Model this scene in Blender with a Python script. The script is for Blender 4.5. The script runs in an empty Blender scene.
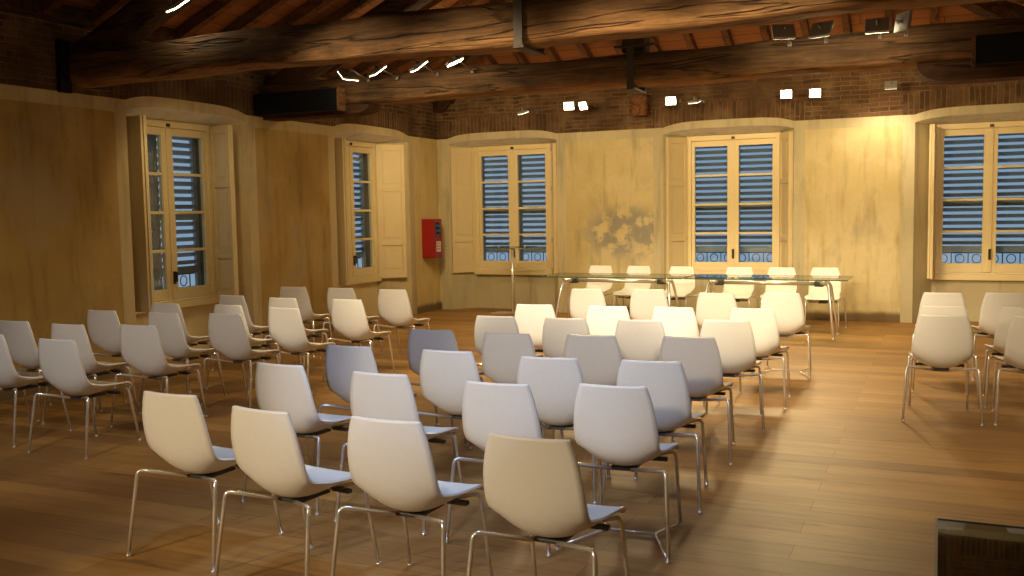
import bpy, bmesh, math, random
from mathutils import Vector, Matrix
random.seed(7)
C = bpy.context.scene.collection
PI = math.pi

# ------------------------------------------------------------------ room measures (metres)
UL, UR, VB, VF = -7.5, 1.76, 13.85, -3.0     # left wall, right wall, back wall, wall behind the camera
ZT, ZE = 2.77, 3.50                          # top of the plaster, eaves
UM = (UL + UR) / 2
SL = .445                                    # roof slope
DW = .38                                     # depth of the window niches

# ------------------------------------------------------------------ node helpers
class NT:
    def __init__(s, name):
        s.m = bpy.data.materials.new(name); s.m.use_nodes = True
        s.t = s.m.node_tree; s.t.nodes.clear()
        s.out = s.n('ShaderNodeOutputMaterial')
    def n(s, typ, **kw):
        nd = s.t.nodes.new(typ)
        for k, v in kw.items():
            if k in nd.inputs.keys() if isinstance(k, str) else False: s.set(nd.inputs[k], v)
            else: setattr(nd, k, v)
        return nd
    def set(s, sock, v):
        if isinstance(v, bpy.types.NodeSocket): s.t.links.new(v, sock)
        else:
            if sock.type == 'RGBA' and len(v) == 3: v = (*v, 1)
            sock.default_value = v
    def noise(s, vec, scale, detail=4, rough=.55, dist=0):
        nd = s.n('ShaderNodeTexNoise'); s.set(nd.inputs['Vector'], vec)
        nd.inputs['Scale'].default_value = scale; nd.inputs['Detail'].default_value = detail
        nd.inputs['Roughness'].default_value = rough; nd.inputs['Distortion'].default_value = dist
        return nd.outputs['Fac']
    def ramp(s, fac, a, b, interp='LINEAR'):
        nd = s.n('ShaderNodeMapRange'); s.set(nd.inputs['Value'], fac)
        nd.interpolation_type = 'SMOOTHSTEP' if interp == 'S' else 'LINEAR'
        nd.inputs['From Min'].default_value = a; nd.inputs['From Max'].default_value = b
        return nd.outputs['Result']
    def math(s, op, a, b=0.):
        nd = s.n('ShaderNodeMath', operation=op); s.set(nd.inputs[0], a); s.set(nd.inputs[1], b)
        return nd.outputs[0]
    def mix(s, fac, a, b, mode='MIX'):
        nd = s.n('ShaderNodeMix', data_type='RGBA', blend_type=mode)
        s.set(nd.inputs[0], fac); s.set(nd.inputs[6], a); s.set(nd.inputs[7], b)
        return nd.outputs[2]
    def map(s, vec, scale=(1, 1, 1), loc=(0, 0, 0), rot=(0, 0, 0)):
        nd = s.n('ShaderNodeMapping'); s.set(nd.inputs['Vector'], vec)
        nd.inputs['Scale'].default_value = scale; nd.inputs['Location'].default_value = loc; nd.inputs['Rotation'].default_value = rot
        return nd.outputs[0]
    def co(s, which='Object'):
        return s.n('ShaderNodeTexCoord').outputs[which]
    def xyz(s, vec):
        nd = s.n('ShaderNodeSeparateXYZ'); s.set(nd.inputs[0], vec); return nd.outputs
    def bsdf(s, color, rough=.5, metal=0., bump=None, bstr=.3, bdist=.01, spec=.5, coat=0., sheen=0.):
        b = s.n('ShaderNodeBsdfPrincipled')
        s.set(b.inputs['Base Color'], color); s.set(b.inputs['Roughness'], rough); s.set(b.inputs['Metallic'], metal)
        b.inputs['Specular IOR Level'].default_value = spec; b.inputs['Coat Weight'].default_value = coat
        if bump is not None:
            bn = s.n('ShaderNodeBump'); bn.inputs['Strength'].default_value = bstr; bn.inputs['Distance'].default_value = bdist
            s.set(bn.inputs['Height'], bump); s.t.links.new(bn.outputs[0], b.inputs['Normal'])
        s.t.links.new(b.outputs[0], s.out.inputs[0])
        return s.m

def m_plain(name, col, rough=.5, metal=0., spec=.5, var=.06):
    t = NT(name); n = t.noise(t.co(), 6)
    c = t.mix(n, tuple(x * (1 - var) for x in col), tuple(min(1, x * (1 + var)) for x in col))
    return t.bsdf(c, rough, metal, spec=spec)

def m_plaster(name, c1, c2, stain, grey=.0, patch=None, damp=True, hor=False):
    t = NT(name); o = t.co(); 
    big = t.noise(o, .9, 5, .6); mid = t.noise(t.map(o, (3, 3, 1.2)), 1.6, 6, .65); fine = t.noise(o, 22, 4)
    c = t.mix(t.ramp(big, .35, .65, 'S'), c1, c2)
    c = t.mix(t.math('MULTIPLY', t.ramp(mid, .52, .75, 'S'), .65), c, stain)
    streak = t.noise(t.map(o, (5, 5, .7)), 1.4, 5, .6)
    c = t.mix(t.math('MULTIPLY', t.ramp(streak, .47, .72, 'S'), .5), c, tuple(x * .62 for x in stain))
    c = t.mix(t.math('MULTIPLY', fine, .22), c, tuple(x * .55 for x in c1))
    if grey:
        g = t.noise(t.map(o, (1, 1, .8), (3, 1, 7)), 1.7, 6, .6)
        c = t.mix(t.math('MULTIPLY', t.ramp(g, .52, .68, 'S'), grey), c, (.36, .31, .22))
    if patch:
        d = t.n('ShaderNodeVectorMath', operation='LENGTH'); t.set(d.inputs[0], t.map(t.map(o, (1, 1, 1), tuple(-p for p in patch)), (1.15, 1.15, 2.0)))
        near = t.math('SUBTRACT', 1., t.ramp(d.outputs['Value'],   .45, 1.0, 'S'))
        blot = t.ramp(t.noise(t.map(o, (1, 1, 1), (2.2, 0, 4.1)), 3.6, 6, .62), .43, .52, 'S')
        c = t.mix(t.math('MULTIPLY', t.math('MULTIPLY', near, blot), .8), c, (.235, .23, .215))
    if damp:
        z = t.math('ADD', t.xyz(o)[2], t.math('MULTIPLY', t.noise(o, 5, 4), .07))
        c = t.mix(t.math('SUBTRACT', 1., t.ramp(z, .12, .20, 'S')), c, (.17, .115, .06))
    h = t.math('ADD', t.noise(o, 9, 5), t.math('MULTIPLY', fine, .4))
    return t.bsdf(c, .88, bump=h, bstr=.25, bdist=.01, spec=.2)

def m_brick(name, w, h, uvrot=False):
    t = NT(name); uv = t.co('UV')
    if uvrot: uv = t.map(uv, rot=(0, 0, PI / 2))
    wob = t.n('ShaderNodeTexNoise'); wob.inputs['Scale'].default_value = 3; t.set(wob.inputs['Vector'], uv)
    off = t.n('ShaderNodeVectorMath', operation='SCALE'); t.set(off.inputs[0], wob.outputs['Color']); off.inputs['Scale'].default_value = .05
    add = t.n('ShaderNodeVectorMath', operation='ADD'); t.set(add.inputs[0], uv); t.set(add.inputs[1], off.outputs[0])
    b = t.n('ShaderNodeTexBrick'); t.set(b.inputs['Vector'], add.outputs[0])
    b.inputs['Scale'].default_value = 1; b.inputs['Brick Width'].default_value = w; b.inputs['Row Height'].default_value = h
    b.inputs['Mortar Size'].default_value = .009; b.inputs['Mortar Smooth'].default_value = .6; b.inputs['Bias'].default_value = -.1
    t.set(b.inputs['Color1'], (.135, .068, .034)); t.set(b.inputs['Color2'], (.062, .033, .018)); t.set(b.inputs['Mortar'], (.20, .135, .07))
    n = t.noise(t.co(), 5, 5); n2 = t.noise(t.co(), 1.1, 4)
    c = t.mix(t.math('MULTIPLY', t.ramp(n, .45, .72), .6), b.outputs['Color'], (.24, .165, .085))
    c = t.mix(t.math('MULTIPLY', t.ramp(n2, .42, .66), .75), c, (.05, .027, .014))
    hgt = t.math('SUBTRACT', t.math('MULTIPLY', n, .5), b.outputs['Fac'])
    return t.bsdf(c, .93, bump=hgt, bstr=.7, bdist=.02, spec=.15)

def m_timber(name, dark, light, axis=0, edge=None):
    """old hewn wood, grain along one axis; edge = (z0, z1): colour turns lighter towards the lower arris"""
    t = NT(name); o = t.co()
    sc = [9, 9, 9]; sc[axis] = .7
    g = t.noise(t.map(o, tuple(sc)), 1.6, 8, .68, .25); big = t.noise(o, 1.1, 4, .6); fib = t.noise(t.map(o, tuple(x * 3 for x in sc)), 2.2, 5, .6)
    f = t.math('ADD', t.math('MULTIPLY', t.ramp(g, .38, .68), .55), t.math('MULTIPLY', t.ramp(big, .4, .62), .35))
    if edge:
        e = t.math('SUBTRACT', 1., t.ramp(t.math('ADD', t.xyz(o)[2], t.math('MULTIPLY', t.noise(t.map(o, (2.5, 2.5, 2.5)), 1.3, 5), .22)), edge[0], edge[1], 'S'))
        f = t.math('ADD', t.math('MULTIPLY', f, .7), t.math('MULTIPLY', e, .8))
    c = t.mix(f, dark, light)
    crack = t.ramp(t.noise(t.map(o, tuple(x * .55 for x in sc), (5, 3, 1)), 1.1, 3, .5, .5), .485, .5)
    crack2 = t.ramp(t.noise(t.map(o, tuple(x * .55 for x in sc), (5, 3, 1)), 1.1, 3, .5, .5), .5, .515)
    line = t.math('SUBTRACT', crack, crack2)
    c = t.mix(t.math('MULTIPLY', line, .5), c, tuple(x * .2 for x in dark))
    c = t.mix(t.math('MULTIPLY', t.ramp(fib, .35, .7), .5), c, tuple(x * .6 for x in dark))
    h = t.math('SUBTRACT', t.math('ADD', g, t.math('MULTIPLY', fib, .4)), line)
    return t.bsdf(c, .8, bump=h, bstr=.9, bdist=.03, spec=.25)

def m_boards(name, axis):
    t = NT(name); uv = t.co('UV')
    b = t.n('ShaderNodeTexBrick'); t.set(b.inputs['Vector'], uv); b.offset = .37
    b.inputs['Scale'].default_value = 1; b.inputs['Brick Width'].default_value = 2.6; b.inputs['Row Height'].default_value = .2
    b.inputs['Mortar Size'].default_value = .004; b.inputs['Bias'].default_value = 0
    t.set(b.inputs['Color1'], (.34, .13, .045)); t.set(b.inputs['Color2'], (.24, .09, .032)); t.set(b.inputs['Mortar'], (.03, .012, .006))
    g = t.noise(t.map(uv, (1, 14, 1)), 1.6, 6, .6)
    c = t.mix(t.math('MULTIPLY', t.ramp(g, .4, .7), .5), b.outputs['Color'], (.15, .06, .025))
    return t.bsdf(c, .75, bump=t.math('SUBTRACT', g, b.outputs['Fac']), bstr=.3, bdist=.01, spec=.25)

def m_floor():
    t = NT('oak_planks'); o = t.co()
    vec = t.map(o, (1, 1, 1), (.6, .04, 0))
    b = t.n('ShaderNodeTexBrick'); t.set(b.inputs['Vector'], vec); b.offset = .39; b.offset_frequency = 2; b.squash = 1
    b.inputs['Scale'].default_value = 1; b.inputs['Brick Width'].default_value = 2.1; b.inputs['Row Height'].default_value = .19
    b.inputs['Mortar Size'].default_value = .0016; b.inputs['Mortar Smooth'].default_value = .3; b.inputs['Bias'].default_value = 0
    t.set(b.inputs['Color1'], (0, 0, 0)); t.set(b.inputs['Color2'], (1, 1, 1)); t.set(b.inputs['Mortar'], (.5, .5, .5))
    row = t.math('FLOOR', t.math('DIVIDE', t.xyz(vec)[1], .19))
    cmb = t.n('ShaderNodeCombineXYZ'); t.set(cmb.inputs[0], t.xyz(vec)[0]); t.set(cmb.inputs[1], t.xyz(vec)[1]); t.set(cmb.inputs[2], t.math('MULTIPLY', row, 3.7))
    g = t.noise(t.map(cmb.outputs[0], (.9, 11, 1)), 1.5, 8, .62, 1.0); fib = t.noise(t.map(cmb.outputs[0], (2.5, 60, 1)), 1.5, 4, .6)
    knot = t.noise(t.map(cmb.outputs[0], (1.6, 6, 1), (4, 2, 0)), 1.2, 4, .5)
    c = t.mix(b.outputs['Color'], (.20, .10, .027), (.40, .222, .064))
    c = t.mix(t.math('MULTIPLY', t.ramp(g, .42, .7), .55), c, (.20, .09, .030))
    c = t.mix(t.math('MULTIPLY', t.ramp(fib, .4, .75), .25), c, (.46, .27, .11))
    c = t.mix(t.math('MULTIPLY', t.ramp(knot, .64, .74), .6), c, (.09, .04, .015))
    c = t.mix(b.outputs['Fac'], c, (.10, .05, .02))
    h = t.math('SUBTRACT', t.math('MULTIPLY', fib, .25), b.outputs['Fac'])
    r = t.math('ADD', .42, t.math('MULTIPLY', g, .18))
    return t.bsdf(c, r, bump=h, bstr=.15, bdist=.004, spec=.34)

def m_glass(name, tint=(1, 1, 1), refl=.08, rough=.02):
    t = NT(name)
    tr = t.n('ShaderNodeBsdfTransparent'); tr.inputs[0].default_value = (*tint, 1)
    gl = t.n('ShaderNodeBsdfGlossy'); gl.inputs['Roughness'].default_value = rough
    lw = t.n('ShaderNodeLayerWeight'); lw.inputs['Blend'].default_value = .5
    f = t.math('ADD', t.math('MULTIPLY', t.math('POWER', lw.outputs['Facing'], 5.), .9), refl)
    f = t.math('ADD', f, t.math('MULTIPLY', t.noise(t.co(), 3), .02))
    mx = t.n('ShaderNodeMixShader'); t.set(mx.inputs[0], f)
    t.t.links.new(tr.outputs[0], mx.inputs[1]); t.t.links.new(gl.outputs[0], mx.inputs[2]); t.t.links.new(mx.outputs[0], t.out.inputs[0])
    return t.m

def m_emit(name, col, strength):
    t = NT(name); e = t.n('ShaderNodeEmission'); e.inputs['Color'].default_value = (*col, 1); e.inputs['Strength'].default_value = strength
    t.t.links.new(e.outputs[0], t.out.inputs[0]); return t.m

M = {}
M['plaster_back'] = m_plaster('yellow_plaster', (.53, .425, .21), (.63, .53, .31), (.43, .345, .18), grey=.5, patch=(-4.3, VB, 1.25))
M['border_back'] = m_plaster('pale_plaster', (.55, .47, .30), (.48, .42, .27), (.42, .37, .24), grey=.3, damp=False)
M['plaster_left'] = m_plaster('shaded_plaster', (.38, .25, .085), (.49, .34, .13), (.28, .18, .06), grey=.4)  # same plaster as the back wall, its dimmer light mixed into the colour
M['border_left'] = m_plaster('dull_plaster', (.55, .45, .27), (.50, .40, .23), (.44, .35, .19), grey=.25, damp=False)
M['soffit'] = m_plaster('grey_soffit', (.82, .79, .70), (.78, .75, .67), (.7, .67, .6), damp=False)
M['pier'] = m_plaster('pier_plaster', (.60, .47, .19), (.66, .52, .25), (.52, .40, .16), grey=.2)
M['brick'] = m_brick('old_brick', .25, .062)
M['soldier'] = m_brick('arch_brick', .8, .066, True)
M['stone'] = m_plain('exterior_render', (.10, .10, .10), .9)
M['cream'] = m_plain('cream_paint', (.72, .60, .34), .42, var=.05)
M['cream_d'] = m_plain('cream_paint_dull', (.66, .54, .31), .5, var=.06)
M['shutter'] = m_plain('shutter_paint', (.30, .35, .40), .45)
M['iron'] = m_plain('black_iron', (.012, .012, .014), .5, .3)
M['strap'] = m_plain('forged_iron', (.06, .043, .03), .65, .1)
M['brass'] = m_plain('dark_bronze', (.05, .035, .02), .4, .8)
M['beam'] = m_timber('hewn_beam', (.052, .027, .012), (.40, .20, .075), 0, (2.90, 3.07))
M['wood'] = m_timber('dark_timber', (.040, .019, .009), (.20, .085, .030), 0)
M['woody'] = m_timber('rafter_timber', (.10, .042, .016), (.30, .125, .045), 1)
M['boards'] = m_boards('roof_boards', 0)
M['floor'] = m_floor()
M['glass'] = m_glass('window_glass', (.86, .9, .92), .05)
M['clear'] = m_glass('table_glass', (.86, .93, .88), .07)
M['clear_edge'] = m_plain('glass_edge', (.05, .10, .075), .15, var=.1)
M['acryl'] = m_glass('lectern_glass', (.90, .93, .90), .08)
t = NT('white_plastic'); M['plastic'] = t.bsdf(t.mix(t.noise(t.co(), 40, 2), (.80, .785, .76), (.85, .835, .81)), .38, spec=.45)
t = NT('chrome'); M['chrome'] = t.bsdf(t.mix(t.noise(t.co(), 8), (.88, .88, .89), (.95, .95, .95)), .22, .72)
M['rubber'] = m_plain('dark_rubber', (.02, .02, .02), .7)
M['frame'] = m_plain('dark_bracket', (.05, .05, .055), .45)
M['black'] = m_plain('black_panel', (.006, .006, .007), .75, spec=.2)
M['head'] = m_plain('lamp_metal', (.30, .285, .26), .45, .2)
M['red'] = m_plain('red_enamel', (.30, .010, .010), .38, var=.1)
M['white'] = m_plain('white_label', (.82, .76, .68), .6)
M['darkglass'] = m_plain('dark_glass', (.012, .015, .018), .06, spec=.8)
M['led'] = m_emit('led_light', (1, .86, .56), 22.)
M['led_dim'] = m_emit('led_light_dim', (1, .86, .6), 5.)
M['steel'] = m_plain('steel_edge', (.10, .10, .13), .35, .5)

# ------------------------------------------------------------------ mesh helpers
def link(name, bm, mats, parent=None, smooth=False, bevel=0):
    me = bpy.data.meshes.new(name)
    bmesh.ops.recalc_face_normals(bm, faces=bm.faces)
    if smooth:
        for f in bm.faces: f.smooth = True
    bm.to_mesh(me); bm.free()
    o = bpy.data.objects.new(name, me); C.objects.link(o)
    for m in (mats if isinstance(mats, (list, tuple)) else [mats]): me.materials.append(m)
    if parent: o.parent = parent
    if bevel:
        b = o.modifiers.new('bevel', 'BEVEL'); b.width = bevel; b.segments = 2; b.limit_method = 'ANGLE'
    return o

def box(bm, x0, x1, y0, y1, z0, z1, mat=0, M4=None):
    vs = [bm.verts.new((x, y, z)) for x in (x0, x1) for y in (y0, y1) for z in (z0, z1)]
    if M4 is not None:
        for v in vs: v.co = M4 @ v.co
    for q in ((0, 1, 3, 2), (4, 6, 7, 5), (0, 4, 5, 1), (2, 3, 7, 6), (0, 2, 6, 4), (1, 5, 7, 3)):
        f = bm.faces.new([vs[i] for i in q]); f.material_index = mat
    return vs

def fillet(pts, r, n=5):
    P = [Vector(p) for p in pts]; out = [P[0]]
    for i in range(1, len(P) - 1):
        a, b, c = P[i - 1], P[i], P[i + 1]
        d1, d2 = (a - b), (c - b); rr = min(r, d1.length * .45, d2.length * .45)
        p, q = b + d1.normalized() * rr, b + d2.normalized() * rr
        for k in range(n + 1):
            s = k / n; out.append(p * (1 - s) ** 2 + b * 2 * s * (1 - s) + q * s * s)
    out.append(P[-1]); return out

def tube(bm, pts, r, n=8, caps=True, mat=0):
    P = [Vector(p) for p in pts]; rings = []
    rs = r if isinstance(r, (list, tuple)) else [r] * len(P)
    up = None
    for i, p in enumerate(P):
        d = ((P[min(i + 1, len(P) - 1)] - P[max(i - 1, 0)])).normalized()
        if up is None:
            up = d.orthogonal().normalized()
        else:
            up = (up - d * up.dot(d)).normalized()
        s = d.cross(up)
        rings.append([bm.verts.new(p + (up * math.cos(a) + s * math.sin(a)) * rs[i]) for a in [2 * PI * k / n for k in range(n)]])
    for a, b in zip(rings, rings[1:]):
        for k in range(n):
            f = bm.faces.new((a[k], a[(k + 1) % n], b[(k + 1) % n], b[k])); f.material_index = mat; f.smooth = True
    if caps:
        bm.faces.new(rings[0]).material_index = mat; bm.faces.new(rings[-1]).material_index = mat

def cyl(bm, x, y, z0, z1, r, n=20, mat=0):
    tube(bm, [(x, y, z0), (x, y, z1)], r, n, True, mat)

def tag(o, label, cat, group=None, kind=None):
    if label: o['label'] = label
    if cat: o['category'] = cat
    if group: o['group'] = group
    if kind: o['kind'] = kind
    return o

def thing(name, loc, label, cat, group=None, rz=0.):
    o = bpy.data.objects.new(name, None); C.objects.link(o); o.empty_display_size = .1
    o.location = loc; o.rotation_euler = (0, 0, rz)
    return tag(o, label, cat, group)

def struct(o):
    o['kind'] = 'structure'; return o

def copy_tree(o, parent=None):
    c = o.copy(); C.objects.link(c); c.parent = parent
    for ch in list(o.children): copy_tree(ch, c)
    return c

# ------------------------------------------------------------------ floor with the glazed pit
HX0, HX1, HY0, HY1 = .0, 1.15, 4.12, 5.18
def floor():
    bm = bmesh.new()
    X = [UL - .9, HX0, HX1, UR + .3]; Y = [VF - .3, HY0, HY1, VB + .9]
    for i in range(3):
        for j in range(3):
            if i == 1 and j == 1: continue
            bm.faces.new([bm.verts.new(p) for p in ((X[i], Y[j], 0), (X[i + 1], Y[j], 0), (X[i + 1], Y[j + 1], 0), (X[i], Y[j + 1], 0))])
    struct(link('floor', bm, M['floor']))
    h = thing('floor_hatch', (HX0, HY0, 0), 'dark glass panel with a thin steel edge set into the wooden floor', 'floor panel')
    w, d = HX1 - HX0, HY1 - HY0
    bm = bmesh.new()
    for a in ((0, .012, 0, d), (w - .012, w, 0, d), (.012, w - .012, 0, .012), (.012, w - .012, d - .012, d)):
        box(bm, *a, -.06, .004)
    link('edge_frame', bm, M['steel'], h)
    bm = bmesh.new(); box(bm, .012, w - .012, .012, d - .012, -.02, 0.0); link('glass_pane', bm, m_glass('hatch_glass', (.45, .5, .5), .05), h)
    bm = bmesh.new()
    e = .001; D = .55
    q = lambda *p: bm.faces.new([bm.verts.new(v) for v in p])
    q((e, e, -D), (w - e, e, -D), (w - e, d - e, -D), (e, d - e, -D))
    q((e, e, -D), (e, e, -.06), (e, d - e, -.06), (e, d - e, -D)); q((w - e, e, -D), (w - e, e, -.06), (w - e, d - e, -.06), (w - e, d - e, -D))
    q((e, d - e, -D), (e, d - e, -.06), (w - e, d - e, -.06), (w - e, d - e, -D)); q((e, e, -D), (e, e, -.06), (w - e, e, -.06), (w - e, e, -D))
    link('dark_pit', bm, M['stone'], h)
    bm = bmesh.new()
    for a in ((.05, .068, .05, d - .05), (w - .068, w - .05, .05, d - .05), (.068, w - .068, d - .068, d - .05), (.068, w - .068, .05, .068)): box(bm, *a, -.055, -.022)
    link('support_rail', bm, m_plain('blue_steel', (.16, .20, .23), .4, .6), h)
floor()

# ------------------------------------------------------------------ walls with splayed, arched niches
OPEN_B = [(-7.32, -5.42, -6.32), (-3.74, -1.88, -2.79), (-.33, 1.52, .59)]      # mouth from, to, window centre
OPEN_L = [(7.31, 9.15, 8.22), (10.94, 12.92, 11.83)]
FH = .69                                                                       # half width of a window frame
def arch(s, a, b, z0, rise):
    x = (s - (a + b) / 2) / ((b - a) / 2); return z0 + rise * (1 - abs(x) ** 4.5)

def wall(name, P, s0, s1, openings, mats, ztop, pier=None):
    """mats: 0 panel, 1 border, 2 brick, 3 arch brick, 4 exterior, 5 pier"""
    bm = bmesh.new(); uvl = bm.loops.layers.uv.new('uv')
    def quad(pts, mi, uvs):
        f = bm.faces.new([bm.verts.new(p) for p in pts]); f.material_index = mi
        for l, u in zip(f.loops, uvs): l[uvl].uv = u
    B = .15
    keys = {s0, s1}
    for a, b, c in openings:
        for k in range(25): keys.add(a + (b - a) * k / 24)
        keys.add(max(s0, a - B)); keys.add(min(s1, b + B))
    k = s0
    while k < s1: keys.add(k); k += .4
    ks = sorted(keys); ks = [k for i, k in enumerate(ks) if i == 0 or k - ks[i - 1] > 1e-4]
    def op(sm):
        for o in openings:
            if o[0] < sm < o[1]: return o
    for a, b in zip(ks, ks[1:]):
        sm = (a + b) / 2; o = op(sm)
        zt = (lambda s: arch(s, o[0], o[1], ZT, .075)) if o else (lambda s: ZT)
        zo = (lambda s: arch(s, o[0], o[1], ZT - .10, .065)) if o else None
        near = any(q[0] - B - 1e-5 < sm < q[1] + B + 1e-5 for q in openings)
        def strip(za, zb, zc, zd, mi):
            quad([P(a, za, 0), P(b, zb, 0), P(b, zc, 0), P(a, zd, 0)], mi, [(a, za), (b, zb), (b, zc), (a, zd)])
        if o: strip(zo(a), zo(b), zt(b), zt(a), 1)
        else:
            mi = 1 if near else (5 if pier and pier[0] < sm < pier[1] else 0)
            strip(0, 0, ZT - .13, ZT - .13, mi); strip(ZT - .13, ZT - .13, ZT, ZT, 1 if mi != 5 else 5)
        nearb = next((q for q in openings if q[0] - .12 < sm < q[1] + .12), None)
        if nearb:
            za = lambda s: arch(min(max(s, nearb[0]), nearb[1]), nearb[0], nearb[1], ZT + .27, .05)
            strip(zt(a), zt(b), za(b), za(a), 3); strip(za(a), za(b), ztop(b), ztop(a), 2)
        else: strip(zt(a), zt(b), ztop(b), ztop(a), 2)
        if o:                                                          # soffit
            fa = o[2] + (a - (o[0] + o[1]) / 2) * 2 * FH / (o[1] - o[0]); fb = o[2] + (b - (o[0] + o[1]) / 2) * 2 * FH / (o[1] - o[0])
            quad([P(a, zo(a), 0), P(b, zo(b), 0), P(fb, 2.65, DW), P(fa, 2.65, DW)], 6, [(a, 0), (b, 0), (b, .4), (a, .4)])
    for a, b, c in openings:
        i0, i1 = c - FH, c + FH
        zr = ZT - .10
        for m, i in ((a, i0), (b, i1)):
            quad([P(m, 0, 0), P(i, 0, DW), P(i, 2.65, DW), P(m, zr, 0)], 1, [(0, 0), (.4, 0), (.4, 2.6), (0, 2.6)])
        quad([P(i0, 0, DW), P(i1, 0, DW), P(i1, .6, DW), P(i0, .6, DW)], 7, [(i0, 0), (i1, 0), (i1, .6), (i0, .6)])
        for i in (i0, i1):                                              # outer reveal
            quad([P(i, 0, DW), P(i, 0, .61), P(i, 2.65, .61), P(i, 2.65, DW)], 4, [(0, 0), (1, 0), (1, 1), (0, 1)])
        for z in (.56, 2.65):
            quad([P(i0, z, DW), P(i1, z, DW), P(i1, z, .61), P(i0, z, .61)], 4, [(0, 0), (1, 0), (1, 1), (0, 1)])
    return struct(link(name, bm, mats))

roofz = lambda u: ZE + SL * min(u - UL, UR - u)
wall('wall_back', lambda s, z, d: (s, VB + d, z), UL, UR, OPEN_B, [M['plaster_back'], M['border_back'], M['brick'], M['soldier'], M['stone'], M['border_back'], M['soffit'], M['border_back']], lambda s: ZE + .05)
wall('wall_left', lambda s, z, d: (UL - d, s, z), VF, VB, OPEN_L, [M['plaster_left'], M['border_left'], M['brick'], M['soldier'], M['stone'], M['pier'], M['soffit'], M['cream']], lambda s: ZE + .05, pier=(12.9, 14))
wall('wall_right', lambda s, z, d: (UR + d, s, z), VF, VB, [], [M['plaster_back'], M['border_back'], M['brick'], M['soldier'], M['stone'], M['pier']], lambda s: ZE + .05)
wall('wall_front', lambda s, z, d: (s, VF - d, z), UL, UR, [], [M['plaster_back'], M['border_back'], M['brick'], M['soldier'], M['stone'], M['pier']], roofz)

# ------------------------------------------------------------------ roof: boarded slopes, hipped over the back wall, with rafters
def roof():
    bm = bmesh.new(); uvl = bm.loops.layers.uv.new('uv')
    zr = ZE + SL * (UM - UL); vr = VB - (UM - UL)
    E = .3
    def face(pts, along):
        f = bm.faces.new([bm.verts.new(p) for p in pts])
        for l in f.loops:
            p = l.vert.co; l[uvl].uv = (p.y, p.x * 1.09) if along == 'v' else (p.x, p.y * 1.09)
    ze = ZE - SL * E
    face([(UL - E, VF - .2, ze), (UL - E, VB + E, ze), (UM, vr, zr), (UM, VF - .2, zr)], 'v')
    face([(UR + E, VF - .2, ze), (UM, VF - .2, zr), (UM, vr, zr), (UR + E, VB + E, ze)], 'v')
    face([(UL - E, VB + E, ze), (UR + E, VB + E, ze), (UM, vr, zr)], 'u')
    ceil = struct(link('ceiling', bm, M['boards']))
    def rafter(p, q, w=.085, h=.12, name='rafter', mat=None):
        bm = bmesh.new(); p, q = Vector(p), Vector(q); d = (q - p).normalized(); s = d.cross(Vector((0, 0, 1))).normalized(); n = s.cross(d)
        if n.z < 0: n = -n
        vs = [bm.verts.new(base + s * a * w / 2 - n * b) for base in (p, q) for a in (-1, 1) for b in (.003, h)]
        for f in ((0, 1, 3, 2), (4, 6, 7, 5), (0, 4, 5, 1), (2, 3, 7, 6), (0, 2, 6, 4), (1, 5, 7, 3)): bm.faces.new([vs[i] for i in f])
        link(name, bm, mat or M['woody'], ceil)
    u = UL + .38
    while u < UR - .2:
        run = min(u - UL, UR - u); rafter((u, VB - .01, ZE), (u, VB - run, ZE + SL * run)); u += .5
    v = VB - .4
    while v > 3.2:
        run = min(VB - v, UM - UL)
        rafter((UL + .01, v, ZE), (UL + run, v, ZE + SL * run)); rafter((UR - .01, v, ZE), (UR - run, v, ZE + SL * run)); v -= .55
    L = UM - UL
    for s in (UL, UR):
        rafter((s, VB, ZE - .02), (UM, vr, zr - .02), .17, .3, 'hip_rafter', M['wood'])
    rafter((UM, VF, zr - .02), (UM, vr, zr - .02), .18, .28, 'ridge_beam', M['woody'])
roof()

def plank_trim(name, a):
    bm = bmesh.new(); box(bm, *a); struct(link(name, bm, M['wood'], bevel=.02))
plank_trim('trim_1', (UL - .02, UL + .14, VF, VB - .2, ZE - .1, ZE + .05))
plank_trim('trim_2', (UR - .14, UR + .02, VF, VB - .2, ZE - .1, ZE + .05))

# ------------------------------------------------------------------ trusses
def hewn(bm, u0, u1, v, w, z0, z1, amp=.02, seed=0, n=90, slope=0.):
    rnd = random.Random(seed); ph = [rnd.uniform(0, 9) for _ in range(24)]
    prof = []
    for k in range(20):                                                  # rounded square section
        a = 2 * PI * k / 20; c, s = math.cos(a), math.sin(a); e = .42
        prof.append((math.copysign(abs(c) ** e, c) / 2, math.copysign(abs(s) ** e, s) / 2))
    rings = []
    for i in range(n + 1):
        t = i / n; u = u0 + (u1 - u0) * t
        sw = 1 + .03 * math.sin(u * .9 + ph[0]) + .02 * math.sin(u * 2.7 + ph[1])
        dz = .012 * math.sin(u * 1.3 + ph[2]) + .007 * math.sin(u * 3.9 + ph[3]); dv = .02 * math.sin(u * .8 + ph[4])
        ring = []
        for k, (a, b) in enumerate(prof):
            r = 1 + amp * (math.sin(u * 6.1 + ph[5 + k % 7] + k) + .6 * math.sin(u * 13.3 + ph[9 + k % 9] + 2 * k))
            ring.append(bm.verts.new((u, v + dv + a * w * sw * r, (z0 + z1) / 2 + dz + b * (z1 - z0) * sw * r + slope * (u - u0))))
        rings.append(ring)
    for a, b in zip(rings, rings[1:]):
        for k in range(20): bm.faces.new((a[k], a[(k + 1) % 20], b[(k + 1) % 20], b[k]))
    bm.faces.new(rings[0]); bm.faces.new(rings[-1])

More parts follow.
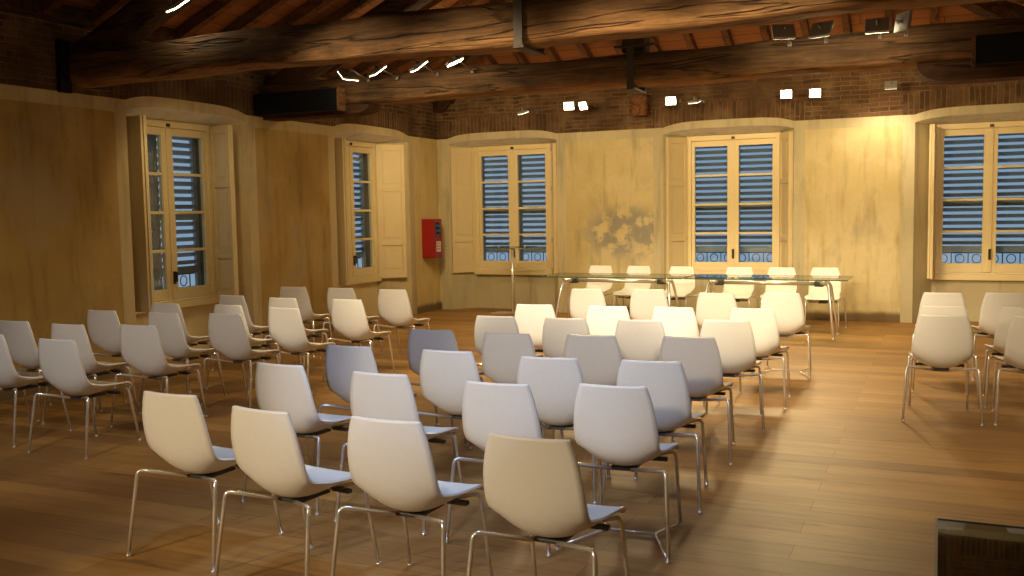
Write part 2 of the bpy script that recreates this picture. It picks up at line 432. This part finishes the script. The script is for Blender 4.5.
def truss(v, w, label, seed, boxes):
    t = thing('roof_truss', (UM, v, 2.77), label, 'roof beam')
    inv = Matrix.Translation((-UM, -v, -2.77))
    def part(name, bm, mat, smooth=False, bevel=0):
        o = link(name, bm, mat, t, smooth, bevel); o.matrix_parent_inverse = inv; return o
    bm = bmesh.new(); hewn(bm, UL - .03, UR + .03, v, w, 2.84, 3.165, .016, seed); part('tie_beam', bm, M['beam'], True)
    for s in (-1, 1):
        bm = bmesh.new(); u0 = UL - .02 if s < 0 else UR + .02
        hewn(bm, u0, UM + s * .08, v, .26, 2.94, 3.23, .012, seed + 3 + s, 50, slope=SL * (1 if s < 0 else -1)); part('principal_rafter', bm, M['wood'], True)
    bm = bmesh.new(); box(bm, UM - .12, UM + .12, v - .12, v + .12, 3.17, ZE + SL * (UM - UL) - .2); part('king_post', bm, M['wood'], bevel=.02)
    f = w / 2 + .025
    bm = bmesh.new()
    box(bm, UM - .035, UM + .035, v - f - .012, v - f, 2.80, 3.55); box(bm, UM - .035, UM + .035, v + f, v + f + .012, 2.80, 3.55)
    box(bm, UM - .04, UM + .045, v - f - .012, v + f + .012, 2.788, 2.802); box(bm, UM - .16, UM + .26, v - f - .03, v - f - .008, 3.2, 3.225)
    part('iron_strap', bm, M['strap'])
    return t
truss(6.8, .36, 'thick old timber roof beam crossing the top of the room, nearer one', 11, None)
t2 = truss(9.6, .36, 'thick old timber roof beam behind the nearer one, above the last rows', 23, None)
inv2 = Matrix.Translation((-UM, -9.6, -2.77))
for s in (-1, 1):                                                        # rounded corbels under the far beam
    bm = bmesh.new(); u1 = UR if s > 0 else UL; u0 = -.22 if s > 0 else UL + 1.5
    L = abs(u1 - u0); n = 14; ring = []
    pts = [(0, 2.85), (L, 2.85), (L, 2.67 if s > 0 else 2.74)]
    z1 = pts[2][1]
    for k in range(9):
        a = PI / 2 * k / 8; pts.append((.28 - .28 * math.sin(a), z1 + (2.83 - z1) * (1 - math.cos(a))))
    A = [bm.verts.new((u0 + s * p[0], 9.46, p[1])) for p in pts]; B = [bm.verts.new((u0 + s * p[0], 9.74, p[1])) for p in pts]
    bm.faces.new(A); bm.faces.new(B[::-1])
    for k in range(len(pts)): bm.faces.new((A[k], A[(k + 1) % len(pts)], B[(k + 1) % len(pts)], B[k]))
    o = link('corbel', bm, M['wood'], t2); o.matrix_parent_inverse = inv2
# black panels on both ends of the far beam, a black plate put in for the shadowed gap at the near beam
for u0, u1, lab in ((UL + .03, -6.29, 'black rectangular box on the left end of the far roof beam'), (.25, UR - .03, 'black rectangular box on the right end of the far roof beam')):
    t = thing('black_box', ((u0 + u1) / 2, 9.32, 2.775), lab, 'box')
    L = (u1 - u0) / 2
    bm = bmesh.new(); box(bm, -L, L, -.06, .06, .0, .245); link('casing', bm, M['black'], t, bevel=.008)
    bm = bmesh.new()
    e = 1 if u0 < UM else -1
    box(bm, e * L - .0, e * (L + .03), -.07, .07, -.008, .25); link('end_board', bm, M['woody'], t)
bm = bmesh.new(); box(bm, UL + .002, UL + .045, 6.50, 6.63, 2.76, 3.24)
tag(link('beam_gap_shade', bm, M['black']), 'black plate standing in for the shadowed gap at the nearer beam end', 'shade plate')
# short timber ends on the back wall
bm = bmesh.new(); hewn(bm, 0, .29, 0, .24, -.12, .12, .01, 5, 12)
o = link('timber_stub', bm, M['woody'], None, True); o.rotation_euler = (0, -PI / 2, 0); o.location = (-4.03, VB - .13, 2.95)
tag(o, 'short upright timber block on the brick wall under the far beam', 'timber block')

# ------------------------------------------------------------------ windows
def window(idx, P, c, leaves, rot):
    """P maps (along, depth, z) to world; leaves: (hinge side, angle into the room in degrees, leaf width)"""
    def lk(name, bm, mat, parent, bevel=0):
        for v in bm.verts: v.co = Vector(P(c + v.co.x, v.co.y, v.co.z))
        return link(name, bm, mat, parent, False, bevel)
    D = DW
    bm = bmesh.new()
    box(bm, -FH, -FH + .075, D - .05, D + .06, .64, 2.65); box(bm, FH - .075, FH, D - .05, D + .06, .64, 2.65)
    box(bm, -FH + .075, FH - .075, D - .05, D + .06, 2.575, 2.65); 
    w = struct(lk('window_%d' % idx, bm, M['cream'], None, .006))
    bm = bmesh.new(); box(bm, -FH - .02, FH + .02, D - .075, D + .06, .56, .64); box(bm, -FH - .0, FH + .0, D - .055, D + .0, .64, .662)
    lk('window_sill', bm, M['cream'], w, .008)
    for s in (-1, 1):
        f = lambda a, b: (min(s * a, s * b), max(s * a, s * b))
        bm = bmesh.new()
        box(bm, *f(.004, .083), D - .03, D + .03, .665, 2.573); box(bm, *f(.565, FH - .077), D - .03, D + .03, .665, 2.573)
        box(bm, *f(.083, .565), D - .03, D + .03, .665, .785); box(bm, *f(.083, .565), D - .03, D + .03, 2.49, 2.573)
        for k in (1, 2, 3):
            z = .785 + (2.49 - .785) * k / 4; box(bm, *f(.083, .565), D - .022, D + .022, z - .016, z + .016)
        if s < 0: box(bm, -.02, .03, D - .045, D - .03, .67, 2.57)
        sash = lk('window_sash', bm, M['cream'], w, .004)
        bm = bmesh.new(); box(bm, *f(.083, .565), D - .003, D + .003, .785, 2.49); lk('glass_pane', bm, M['glass'], sash)
        if s > 0:
            bm = bmesh.new(); box(bm, -.008, .022, D - .062, D - .045, .84, .98); box(bm, .0, .014, D - .085, D - .062, .95, .97); box(bm, -.003, .017, D - .092, D - .08, .865, .975); lk('window_handle', bm, M['brass'], sash)
            bm = bmesh.new(); box(bm, -.02, .03, D - .06, D - .045, 2.585, 2.62); lk('top_bolt', bm, M['brass'], w)
    for side, ang, wid in leaves:                                        # panelled inner shutters, open
        a = math.radians(ang); hx = side * (FH - .02)
        bm = bmesh.new()
        # leaf built from its hinge: x along the leaf, y thickness, folded in two layers
        mats = Matrix.Translation((hx, D - .055, 0)) @ Matrix.Rotation(0, 4, 'Z')
        dirx = Vector((side * math.cos(a), -math.sin(a), 0)); nrm = Vector((dirx.y, -dirx.x, 0))
        if nrm.x * side > 0: nrm = -nrm
        def lb(x0, x1, y0, y1, z0, z1):
            vs = box(bm, x0, x1, y0, y1, z0, z1)
            for v in vs:
                p = Vector((hx, D - .055, 0)) + dirx * v.co.x + nrm * v.co.y; v.co = Vector((p.x, p.y, v.co.z))
        z0, z1 = .60, 2.63
        lb(0, wid, -.030, -.012, z0, z1)
        for x0, x1 in ((0, .055), (wid - .055, wid)): lb(x0, x1, -.012, .006, z0, z1)
        for za, zb in ((z0, z0 + .09), (1.10, 1.17), (1.92, 1.99), (z1 - .09, z1)): lb(.055, wid - .055, -.012, .006, za, zb)
        for za, zb in ((z0 + .14, 1.05), (1.22, 1.87), (2.04, z1 - .14)): lb(.10, wid - .10, -.012, -.004, za, zb)
        sh = lk('inner_shutter', bm, M['cream_d'], w, .003)
        bm = bmesh.new(); lb(.01, wid - .012, -.060, -.033, z0 + .005, z1 - .005); lk('folded_leaf', bm, M['cream_d'], sh, .003)
    for s in (-1, 1):                                                    # louvred outer shutters, closed
        f = lambda a, b: (min(s * a, s * b), max(s * a, s * b)); Y0 = .56
        bm = bmesh.new()
        box(bm, *f(.004, .06), Y0, Y0 + .04, .6, 2.62); box(bm, *f(.62, .68), Y0, Y0 + .04, .6, 2.62)
        for za, zb in ((.93, 1.01), (1.55, 1.66), (2.55, 2.62)): box(bm, *f(.06, .62), Y0, Y0 + .04, za, zb)
        for z0, z1 in ((1.01, 1.55), (1.66, 2.55)):
            n = int((z1 - z0) / .083)
            for k in range(n):
                z = z0 + (k + .5) * (z1 - z0) / n
                vs = box(bm, *f(.06, .62), -.036, .036, -.004, .004)
                for v in vs: v.co = Matrix.Translation((0, Y0 + .02, z)) @ Matrix.Rotation(math.radians(-38), 4, 'X') @ v.co
        lk('louvred_shutter', bm, M['shutter'], w)
    return w
PB = lambda s, d, z: (s, VB + d, z)
PL = lambda s, d, z: (UL - d, s, z)
window(1, PL, 8.22, [(-1, 84, .39), (1, 107, .39)], 1)
window(2, PL, 11.83, [(-1, 86, .38), (1, 48, .43)], 1)
window(3, PB, -6.32, [(-1, 50, .42), (1, 62, .37)], 0)
window(4, PB, -2.79, [(-1, 58, .39), (1, 62, .38)], 0)
window(5, PB, .59, [(-1, 88, .40), (1, 60, .38)], 0)

def railing(P, c, label):
    z0, z1, D = .755, .915, .66
    t = thing('window_railing', P(c, D, .562), label, 'railing', None)
    o = Vector(P(c, D, .562)); q = lambda x, z: Vector(P(c + x, D, z)) - o
    bm = bmesh.new()
    for z in (z0, z1): tube(bm, [q(-FH + .01, z), q(FH - .01, z)], .009, 6)
    x = -FH + .03
    while x < FH: tube(bm, [q(x, .564), q(x, z1)], .007, 6); x += .21
    link('bars', bm, M['iron'], t)
    x = -FH + .135
    while x < FH - .05:
        bm = bmesh.new(); tube(bm, [q(x + .055 * math.cos(a), (z0 + z1) / 2 + .06 * math.sin(a)) for a in [2 * PI * k / 14 for k in range(15)]], .006, 5); x += .21
        link('scroll', bm, M['iron'], t)
for P, c, l in ((PL, 8.22, 'low black iron railing outside the nearest window on the left wall'), (PL, 11.83, 'low black iron railing outside the left wall window beside the red box'),
                (PB, -6.32, 'low black iron railing outside the back window behind the glass stand'), (PB, -2.79, 'low black iron railing outside the middle back window behind the tables'),
                (PB, .59, 'low black iron railing outside the right back window')):
    railing(P, c, l)

# ------------------------------------------------------------------ chairs
def cr(p0, p1, p2, p3, t):
    return .5 * ((2 * p1) + (-p0 + p2) * t + (2 * p0 - 5 * p1 + 4 * p2 - p3) * t * t + (-p0 + 3 * p1 - 3 * p2 + p3) * t ** 3)
# y forward from the top of the back, z, half width, forward curl of the edge, upward curl of the edge
PROF = [(.000, .785, .157, .018, .002), (.008, .72, .178, .017, .0), (.018, .65, .192, .016, .0), (.029, .58, .199, .020, .0), (.041, .52, .201, .026, .004), (.060, .464, .199, .034, .022),
        (.094, .415, .194, .034, .056), (.145, .384, .191, .020, .078), (.210, .375, .194, .006, .076), (.280, .384, .202, .0, .062), (.350, .401, .211, .0, .043), (.420, .418, .215, -.004, .020), (.455, .417, .209, -.008, .006), (.472, .406, .197, -.012, -.002)]
def shell_mesh():
    bm = bmesh.new(); pts = []
    n = len(PROF); S = 4
    for i in range(n - 1):
        for k in range(S):
            t = k / S; g = [PROF[max(0, min(n - 1, i + d))] for d in (-1, 0, 1, 2)]
            pts.append([cr(g[0][j], g[1][j], g[2][j], g[3][j], t) for j in range(5)])
    pts.append(list(PROF[-1]))
    NX = 14; G = []
    for (y, z, w, cf, cu) in pts:
        G.append([Vector((w * x * (1 if True else 0), y + cf * abs(x) ** 2.2, z + cu * abs(x) ** 2.2)) for x in [-1 + 2 * k / NX for k in range(NX + 1)]])
    # round the two top corners a little
    for r, dz in ((0, .012), (1, .004)):
        for k in (0, NX): G[r][k].z -= dz * .2; G[r][k].x *= .997 if r == 0 else 1
    R, K = len(G), NX + 1
    N = [[None] * K for _ in range(R)]
    for i in range(R):
        for j in range(K):
            a = G[min(i + 1, R - 1)][j] - G[max(i - 1, 0)][j]; b = G[i][min(j + 1, K - 1)] - G[i][max(j - 1, 0)]
            N[i][j] = a.cross(b).normalized()
    th = .0045
    A = [[bm.verts.new(G[i][j] + N[i][j] * th) for j in range(K)] for i in range(R)]
    B = [[bm.verts.new(G[i][j] - N[i][j] * th) for j in range(K)] for i in range(R)]
    for X in (A, B):
        for i in range(R - 1):
            for j in range(K - 1): bm.faces.new((X[i][j], X[i][j + 1], X[i + 1][j + 1], X[i + 1][j])).smooth = True
    for i in range(R - 1):
        for j in (0, K - 1): bm.faces.new((A[i][j], A[i + 1][j], B[i + 1][j], B[i][j]))
    for j in range(K - 1):
        for i in (0, R - 1): bm.faces.new((A[i][j], A[i][j + 1], B[i][j + 1], B[i][j]))
    return bm

def make_chair(floor_bars=False):
    t = thing('stacking_chair', (0, 0, 0), None, None)
    link('chair_shell', shell_mesh(), M['plastic'], t)
    for s in (-1, 1):
        bm = bmesh.new(); tube(bm, fillet([(s * .05, .15, .362), (s * .240, .030, .402), (s * .262, -.03, .006)], .03), .0094, 8)
        tube(bm, [(s * .2615, -.0285, .012), (s * .2625, -.0305, 0)], .0115, 8); link('leg', bm, M['chrome'], t)
        bm = bmesh.new(); tube(bm, fillet([(s * .06, .36, .372), (s * .196, .425, .398), (s * .205, .50, .006)], .03), .0094, 8)
        tube(bm, [(s * .2048, .499, .012), (s * .2052, .501, 0)], .0115, 8); link('leg', bm, M['chrome'], t)
    bm = bmesh.new(); box(bm, -.06, .06, .16, .36, .350, .366)
    for s in (-1, 1): box(bm, min(s * .075, s * .17), max(s * .075, s * .17), .35, .38, .360, .378)
    link('seat_frame', bm, M['frame'], t, bevel=.004)
    if floor_bars:
        bm = bmesh.new(); z = .014
        for s in (-1, 1): tube(bm, fillet([(s * .262, -.03, z), (s * .12, .30, z), (s * .205, .50, z)], .04), .006, 6)
        tube(bm, [(-.12, .30, z), (.12, .30, z)], .006, 6)
        link('floor_bar', bm, M['chrome'], t)
    return t

plain, barred = make_chair(), make_chair(True)
used = {plain: False, barred: False}
def chair(u, v, yaw, label, group, bars=False):
    src = barred if bars else plain
    o = copy_tree(src) if used[src] else src
    used[src] = True
    o.location = (u, v, 0); o.rotation_euler = (0, 0, math.radians(yaw))
    tag(o, label, 'chair', group); return o

MAIN = [[(-3.19, 3.27, -2), (-2.56, 3.12, -7), (-1.96, 3.13, -1), (-1.32, 3.05, -2)],
        [(-3.24, 4.13, -4), (-2.56, 4.05, -1), (-1.88, 3.99, 1), (-1.35, 4.10, 2)],
        [(-3.28, 4.85, -2), (-2.60, 4.85, 1), (-1.94, 4.79, 4), (-1.38, 4.84, 3)],
        [(-3.18, 5.71, 3), (-2.59, 5.67, 2), (-2.03, 5.74, 4), (-1.42, 5.84, 3)],
        [(-3.11, 6.60, -1), (-2.54, 6.61, 0), (-1.98, 6.65, 1), (-1.38, 6.79, 5)],
        [(-3.17, 7.52, 3), (-2.52, 7.55, 3), (-1.97, 7.58, -2), (-1.35, 7.65, -2)],
        [(-3.28, 9.16, 0), (-2.66, 9.25, 2), (-1.92, 8.97, 0), (-1.34, 9.10, 0)]]
ROWS = ['nearest row', 'second nearest row', 'third nearest row', 'middle row', 'third row from the tables', 'second row from the tables', 'row next to the tables']
COLS = ['leftmost seat', 'second seat from left', 'second seat from right', 'rightmost seat']
for i, row in enumerate(MAIN):
    for j, (u, v, a) in enumerate(row):
        chair(u, v, a, 'white plastic chair in central block, %s, %s' % (ROWS[i], COLS[j]), 'chairs of the central block', (i, j) in ((1, 3), (6, 3)))
LEFT = [(-6.13, 4.59, 0, 'nearest row, cut off by the picture edge'), (-5.38, 4.53, 1, 'nearest row, aisle seat'),
        (-6.72, 5.27, 1, 'second nearest row, wall seat'), (-6.07, 5.22, 2, 'second nearest row, middle seat'), (-5.47, 5.33, 3, 'second nearest row, aisle seat'),
        (-6.68, 6.11, 1, 'third nearest row, wall seat'), (-5.96, 6.09, -1, 'third nearest row, middle seat'), (-5.37, 6.17, 0, 'third nearest row, aisle seat'),
        (-6.58, 6.76, 1, 'third farthest row, wall seat'), (-5.88, 6.80, -4, 'third farthest row, middle seat'), (-5.19, 6.71, -3, 'third farthest row, aisle seat'),
        (-6.55, 7.64, -4, 'second farthest row, wall seat'), (-5.84, 7.54, -2, 'second farthest row, middle seat'), (-5.10, 7.55, 0, 'second farthest row, aisle seat'),
        (-6.62, 8.75, 4, 'farthest row, wall seat'), (-5.96, 8.71, 0, 'farthest row, middle seat'), (-5.28, 8.67, 1, 'farthest row, aisle seat')]
for k, (u, v, a, l) in enumerate(LEFT):
    chair(u, v, a, 'white plastic chair in left wall block, ' + l, 'chairs of the left wall block', k == 4)
RIGHT = [(.03, 7.51, 3, 'nearest of the aisle line'), (.03, 8.20, 2, 'second of the aisle line'), (.03, 9.44, 3, 'farthest of the aisle line'),
         (.54, 9.54, 7, 'farthest of the outer line'), (.60, 8.22, 6, 'second of the outer line'), (.64, 7.59, 6, 'nearest of the outer line')]
for u, v, a, l in RIGHT:
    chair(u, v, a, 'white plastic chair in small right block, ' + l, 'chairs of the right block')
BACK = [(-4.46, 13.1, -5, 'leftmost'), (-3.89, 13.1, -6, 'second from left'), (-3.26, 13.05, -5, 'third from left'), (-2.46, 12.98, 1, 'third from right'), (-1.91, 13.0, 1, 'second from right'), (-1.36, 13.02, 1, 'rightmost')]
for u, v, a, l in BACK:
    chair(u, v, 180 + a, 'white plastic chair behind the glass tables facing the room, %s of six' % l, 'chairs behind the tables')

# ------------------------------------------------------------------ glass tables
def table(u, label):
    t = thing('glass_table', (u, 12.1, 0), label, 'table', 'glass tables')
    L, W, H = .965, .39, .72
    bm = bmesh.new()
    vs = box(bm, -L, L, -W, W, H - .012, H)
    for f in bm.faces: f.material_index = 0 if abs(f.normal.z if f.normal.length else 0) > .5 else 1
    bm.normal_update()
    for f in bm.faces: f.material_index = 0 if abs(f.normal.z) > .5 else 1
    link('glass_top', bm, [M['clear'], M['clear_edge']], t)
    bm = bmesh.new(); tube(bm, [(-.60, 0, .645), (.60, 0, .645)], .024, 14)
    link('cross_beam', bm, M['chrome'], t)
    for s in (-1, 1):
        bm = bmesh.new(); box(bm, min(s * .55, s * .66), max(s * .55, s * .66), -.045, .045, .61, .68); link('joint', bm, M['frame'], t, bevel=.012)
        for q in (-1, 1):
            pts = fillet([(s * .62, q * .03, .65), (s * .72, q * .10, .655), (s * .745, q * .16, .50), (s * .80, q * .27, .01)], .08, 6)
            bm = bmesh.new(); n = len(pts); tube(bm, pts, [.024 - .009 * i / (n - 1) for i in range(n)], 10); tube(bm, [(s * .80, q * .27, .014), (s * .80, q * .27, 0)], .019, 10); link('leg', bm, M['chrome'], t)
            bm = bmesh.new(); tube(bm, [(s * .70, q * .12, .64), (s * .70, q * .22, H - .02)], .010, 8); cyl(bm, s * .70, q * .22, H - .024, H - .012, .028, 16); link('glass_support', bm, M['chrome'], t)
    return t
table(-3.90, 'long glass table on chrome legs, left one, before the damp stained wall')
table(-1.94, 'long glass table on chrome legs, right one, nearer the open floor')

# ------------------------------------------------------------------ glass stand (lectern)
t = thing('lectern', (-6.06, 13.55, 0), 'slim chrome lectern with a clear glass tray before the back window', 'lectern')
bm = bmesh.new(); box(bm, -.33, .02, -.13, .13, .0, .014); link('base_plate', bm, M['chrome'], t, bevel=.004)
bm = bmesh.new(); cyl(bm, 0, 0, .012, 1.0, .022, 16); link('pole', bm, M['chrome'], t)
bm = bmesh.new(); R4 = Matrix.Translation((0, -.02, 1.035)) @ Matrix.Rotation(math.radians(2), 4, 'X')
box(bm, -.36, .36, -.17, .17, -.005, .005, M4=R4); bm.normal_update()
for f in bm.faces: f.material_index = 0 if abs(f.normal.z) > .8 else 1
link('glass_tray', bm, [M['acryl'], M['clear_edge']], t)
bm = bmesh.new(); tube(bm, [(-.22, -.02, 1.015), (.22, -.02, 1.015)], .011, 8)
for x in (-.22, .22, 0): tube(bm, [(x, -.02, 1.0), (x, -.02, 1.05)], .016, 10)
link('tray_arm', bm, M['chrome'], t)

# ------------------------------------------------------------------ red wall box
t = thing('red_wall_box', (UL, 13.27, .87), 'red metal box with small dark window and white sticker on the wall', 'wall box')
bm = bmesh.new(); box(bm, 0.001, .20, 0, .30, 0, .62); link('casing', bm, M['red'], t, bevel=.008)
bm = bmesh.new(); box(bm, .20, .212, .02, .28, .02, .60); link('door', bm, M['red'], t, bevel=.004)
bm = bmesh.new(); box(bm, .206, .216, .07, .24, .34, .56); link('window_pane', bm, M['darkglass'], t)
bm = bmesh.new(); box(bm, .208, .2145, .09, .23, .10, .26); o = link('sticker', bm, M['white'], t)
bm = bmesh.new()
for k in range(3):
    z = .125 + k * .045; box(bm, .2146, .2155, .105, .135, z, z + .03); box(bm, .2146, .2155, .145, .215, z + .004, z + .012); box(bm, .2146, .2155, .145, .205, z + .018, z + .026)
link('print', bm, M['red'], o)

# ------------------------------------------------------------------ floodlights
def flood(pos, mount, aim, size, label, group, lip=.012, lens='led', slim=.03):
    """head centre, mounting point and aim direction in world space"""
    t = thing('floodlight', mount, label, 'spotlight', group)
    p = Vector(pos) - Vector(mount); d = Vector(aim).normalized()
    q = d.to_track_quat('-Z', 'Y').to_matrix().to_4x4(); R = Matrix.Translation(p) @ q
    h = size / 2
    bm = bmesh.new(); box(bm, -h, h, -h * .8, h * .8, .0, slim, M4=R); link('lamp_head', bm, M['head'], t, bevel=.004)
    bm = bmesh.new(); box(bm, -h * .92, h * .92, -h * .72, h * .72, -lip, -.0005, M4=R); link('lamp_lens', bm, M[lens], t)
    back = p + (q @ Vector((0, 0, slim)))
    bm = bmesh.new(); mid = Vector((back.x, back.y, back.z + .07)) if abs(p.z) < .15 or True else back
    tube(bm, fillet([back, back - d * .05, Vector((0, 0, 0))], .03), .009, 8); cyl(bm, 0, 0, -.02, .02, .02, 10); link('bracket', bm, M['head'], t)
    return t
GB = 'floodlights on the back wall'
BACKL = [(-5.73, 3.05, (0.2, .3, -1), 'led_dim', 'small floodlight seen edge-on above the left back window'), (-5.00, 3.11, (.25, -1, -.45), 'led', 'bright square floodlight, left of a close pair under the far beam'),
         (-4.78, 3.10, (-.45, -1, -.5), 'led', 'bright slanted floodlight, right of a close pair under the far beam'), (-3.48, 3.09, (.2, -1, -.5), 'led', 'single bright floodlight above the middle back window'),
         (-3.14, 3.05, (.1, .3, -1), 'led_dim', 'small floodlight with only a lit edge above the middle back window'), (-1.91, 3.08, (.1, -1, -.45), 'led', 'bright square floodlight, left of the pair on the right'),
         (-1.54, 3.07, (.1, -1, -.42), 'led', 'bright square floodlight, right of the pair on the right'), (-.61, 3.10, (0, .95, -.8), 'led_dim', 'square floodlight seen from behind above the brightest wall panel')]
for u, z, aim, lens, lab in BACKL:
    flood((u, 13.3, z), (u, VB - .005, z + .06), aim, .15, lab, GB, lens=lens, lip=.006)
GM = 'floodlights between the roof beams'
for k, (u, z, aim) in enumerate([(-5.96, 3.1, (-.8, .35, -1)), (-5.58, 3.12, (.45, .6, -1)), (-5.07, 3.13, (.5, .58, -1)), (-4.64, 3.14, (.35, .26, -1))]):
    flood((u, 9.0, z), (u, 9.405, 3.10), aim, .21, 'floodlight with glowing edge under the near beam at left, ' + ['leftmost of four', 'second of four', 'third of four', 'rightmost of four'][k], GM, lip=.008)
for k, (u, z, aim, lab) in enumerate([(-1.32, 3.14, (-.35, 1, -.75), 'grey square floodlight seen from behind, left of three at upper right'), (-.99, 3.13, (.4, 1, -.75), 'grey square floodlight seen from behind, middle of three at upper right'),
                                      (-.53, 3.12, (0, 1, -.8), 'square floodlight with brightly lit lower edge, right of three at upper right'), (-.31, 3.14, (1, .7, -.2), 'slim floodlight seen edge-on beside the three at upper right')]):
    flood((u, 9.0, z), (u, 9.405, 3.10), aim, .20, lab, GM, lip=.006 if u < -.4 else .0015, lens='led' if u < -.4 else 'led_dim')
flood((-6.02, 6.5, 3.40), (-6.02, 6.68, 3.62), (.3, .7, -1), .21, 'floodlight with glowing edge at the top left above the near beam', 'floodlight above the near beam')

# ------------------------------------------------------------------ lamps
def spot(pos, target, W, col, size=60, blend=.6, r=.12):
    d = bpy.data.lights.new('lamp', 'SPOT'); d.energy = W; d.color = col; d.spot_size = math.radians(size); d.spot_blend = blend; d.shadow_soft_size = r
    o = bpy.data.objects.new('lamp', d); C.objects.link(o); o.location = pos
    o.rotation_euler = (Vector(target) - Vector(pos)).to_track_quat('-Z', 'Y').to_euler()
    return o
WARM, WARM2, COOL = (1, .73, .36), (1, .80, .50), (.54, .70, 1)
def point(pos, W, col, r=.1):
    d = bpy.data.lights.new('lamp', 'POINT'); d.energy = W; d.color = col; d.shadow_soft_size = r
    o = bpy.data.objects.new('lamp', d); C.objects.link(o); o.location = pos
# floodlights over the last rows
for u, tu in ((-5.0, -3.3), (-3.8, -2.6), (-2.2, -2.0), (-.9, -1.5)):
    spot((u, 4.6, 3.3), (tu, 9.3, .5), 480, WARM2, 52, .6)
# lamps of the back wall, shining into the room
for u in (-5.0, -3.48, -1.91, -1.54):
    spot((u, 13.18, 3.0), (u + .3, 9.6, 0), 260, WARM, 95, .8)
# added unseen lamps behind the far beam, washing the back wall and the tables
for u, tu, W in ((-6.1, -6.3, 190), (-4.6, -4.6, 140), (-2.9, -2.7, 170), (-1.3, -1.1, 270), (.5, .5, 95)):
    spot((u, 10.35, 3.05), (tu, 13.85, 1.5), W, WARM, 95, .7)
spot((-.61, 13.2, 2.95), (-.75, 13.9, 1.9), 60, WARM2, 120, .9)
for u in (-5.6, -2.9, -.3):
    point((u, 10.6, 3.25), 17, WARM)  # unseen uplights added to brighten the roof boards
# left wall block
spot((-5.2, 7.25, 2.9), (-5.9, 5.4, .3), 70, WARM, 110, .9)
spot((-5.6, 10.2, 3.0), (-6.9, 12.3, 1.2), 70, WARM, 95, .9)
spot((-6.6, 7.3, 2.9), (-7.4, 8.6, 1.0), 45, WARM, 110, .9)
spot((-4.0, 4.6, 3.2), (-5.1, 7.6, .6), 330, WARM2, 34, .6)
# cool lamps over the middle rows, warm lamp behind the photographer
spot((-1.2, .8, 3.2), (-2.3, 4.9, .6), 330, COOL, 34, .5, .2)
spot((-2.3, 4.0, 3.6), (-2.2, 3.9, .5), 170, COOL, 66, .7, .3)
spot((-4.2, .6, 3.2), (-5.5, 4.9, .5), 330, (1, .94, .86), 36, .7, .3)
spot((-4.6, -1.2, 2.3), (-1.75, 3.05, .5), 560, (1, .78, .47), 44, .25)
spot((-1.7, -.6, 2.5), (-1.3, 3.05, .55), 55, (1, .80, .52), 15, .6)  # added only to lift the rightmost chair of the nearest row
spot((1.2, 2.5, 3.2), (.3, 8.0, .3), 240, WARM2, 40, .8, .2)
spot((-.6, 5.0, 3.2), (-.4, 6.9, 0), 150, WARM2, 84, .9, .3)
spot((-2.0, 4.2, 2.5), (-2.4, 6.7, 3.0), 20, WARM, 66, .9)  # weak unseen spot added to brighten the face of the near beam
point((-.9, 7.7, 2.75), 6, WARM)
point((-2.0, .5, 3.0), 26, WARM2, .3)
spot((-2.6, .9, 3.1), (-2.7, 2.3, 0), 95, WARM2, 62, .8, .2)  # unseen fill added to brighten the floor at lower left

w = bpy.data.worlds.new('dusk'); bpy.context.scene.world = w; w.use_nodes = True
bg = w.node_tree.nodes['Background']; bg.inputs[0].default_value = (.40, .55, .72, 1); bg.inputs[1].default_value = .8

# ------------------------------------------------------------------ camera
F, PITCH, ROLL, H, TH = 957., .07939, -.01726, 1.58, .4215
fw = Vector((0, math.cos(PITCH), -math.sin(PITCH))); up = Vector((0, math.sin(PITCH), math.cos(PITCH))); rt = Vector((1, 0, 0))
r2 = rt * math.cos(ROLL) + up * math.sin(ROLL); u2 = up * math.cos(ROLL) - rt * math.sin(ROLL)
Rz = Matrix.Rotation(TH, 3, 'Z')
r2, u2, fw = Rz @ r2, Rz @ u2, Rz @ fw
cam = bpy.data.cameras.new('camera'); co = bpy.data.objects.new('camera', cam); C.objects.link(co)
co.matrix_world = Matrix(((r2.x, u2.x, -fw.x, 0), (r2.y, u2.y, -fw.y, 0), (r2.z, u2.z, -fw.z, H), (0, 0, 0, 1)))
cam.sensor_width = 36; cam.lens = F / 1024 * 36; cam.clip_end = 200; cam.clip_start = .05
sc = bpy.context.scene; sc.camera = co
sc.view_settings.view_transform = 'Standard'; sc.view_settings.look = 'None'; sc.view_settings.exposure = 0
sc.cycles.use_denoising = True
sc.cycles.max_bounces = 8; sc.cycles.transparent_max_bounces = 16; sc.cycles.sample_clamp_indirect = 6
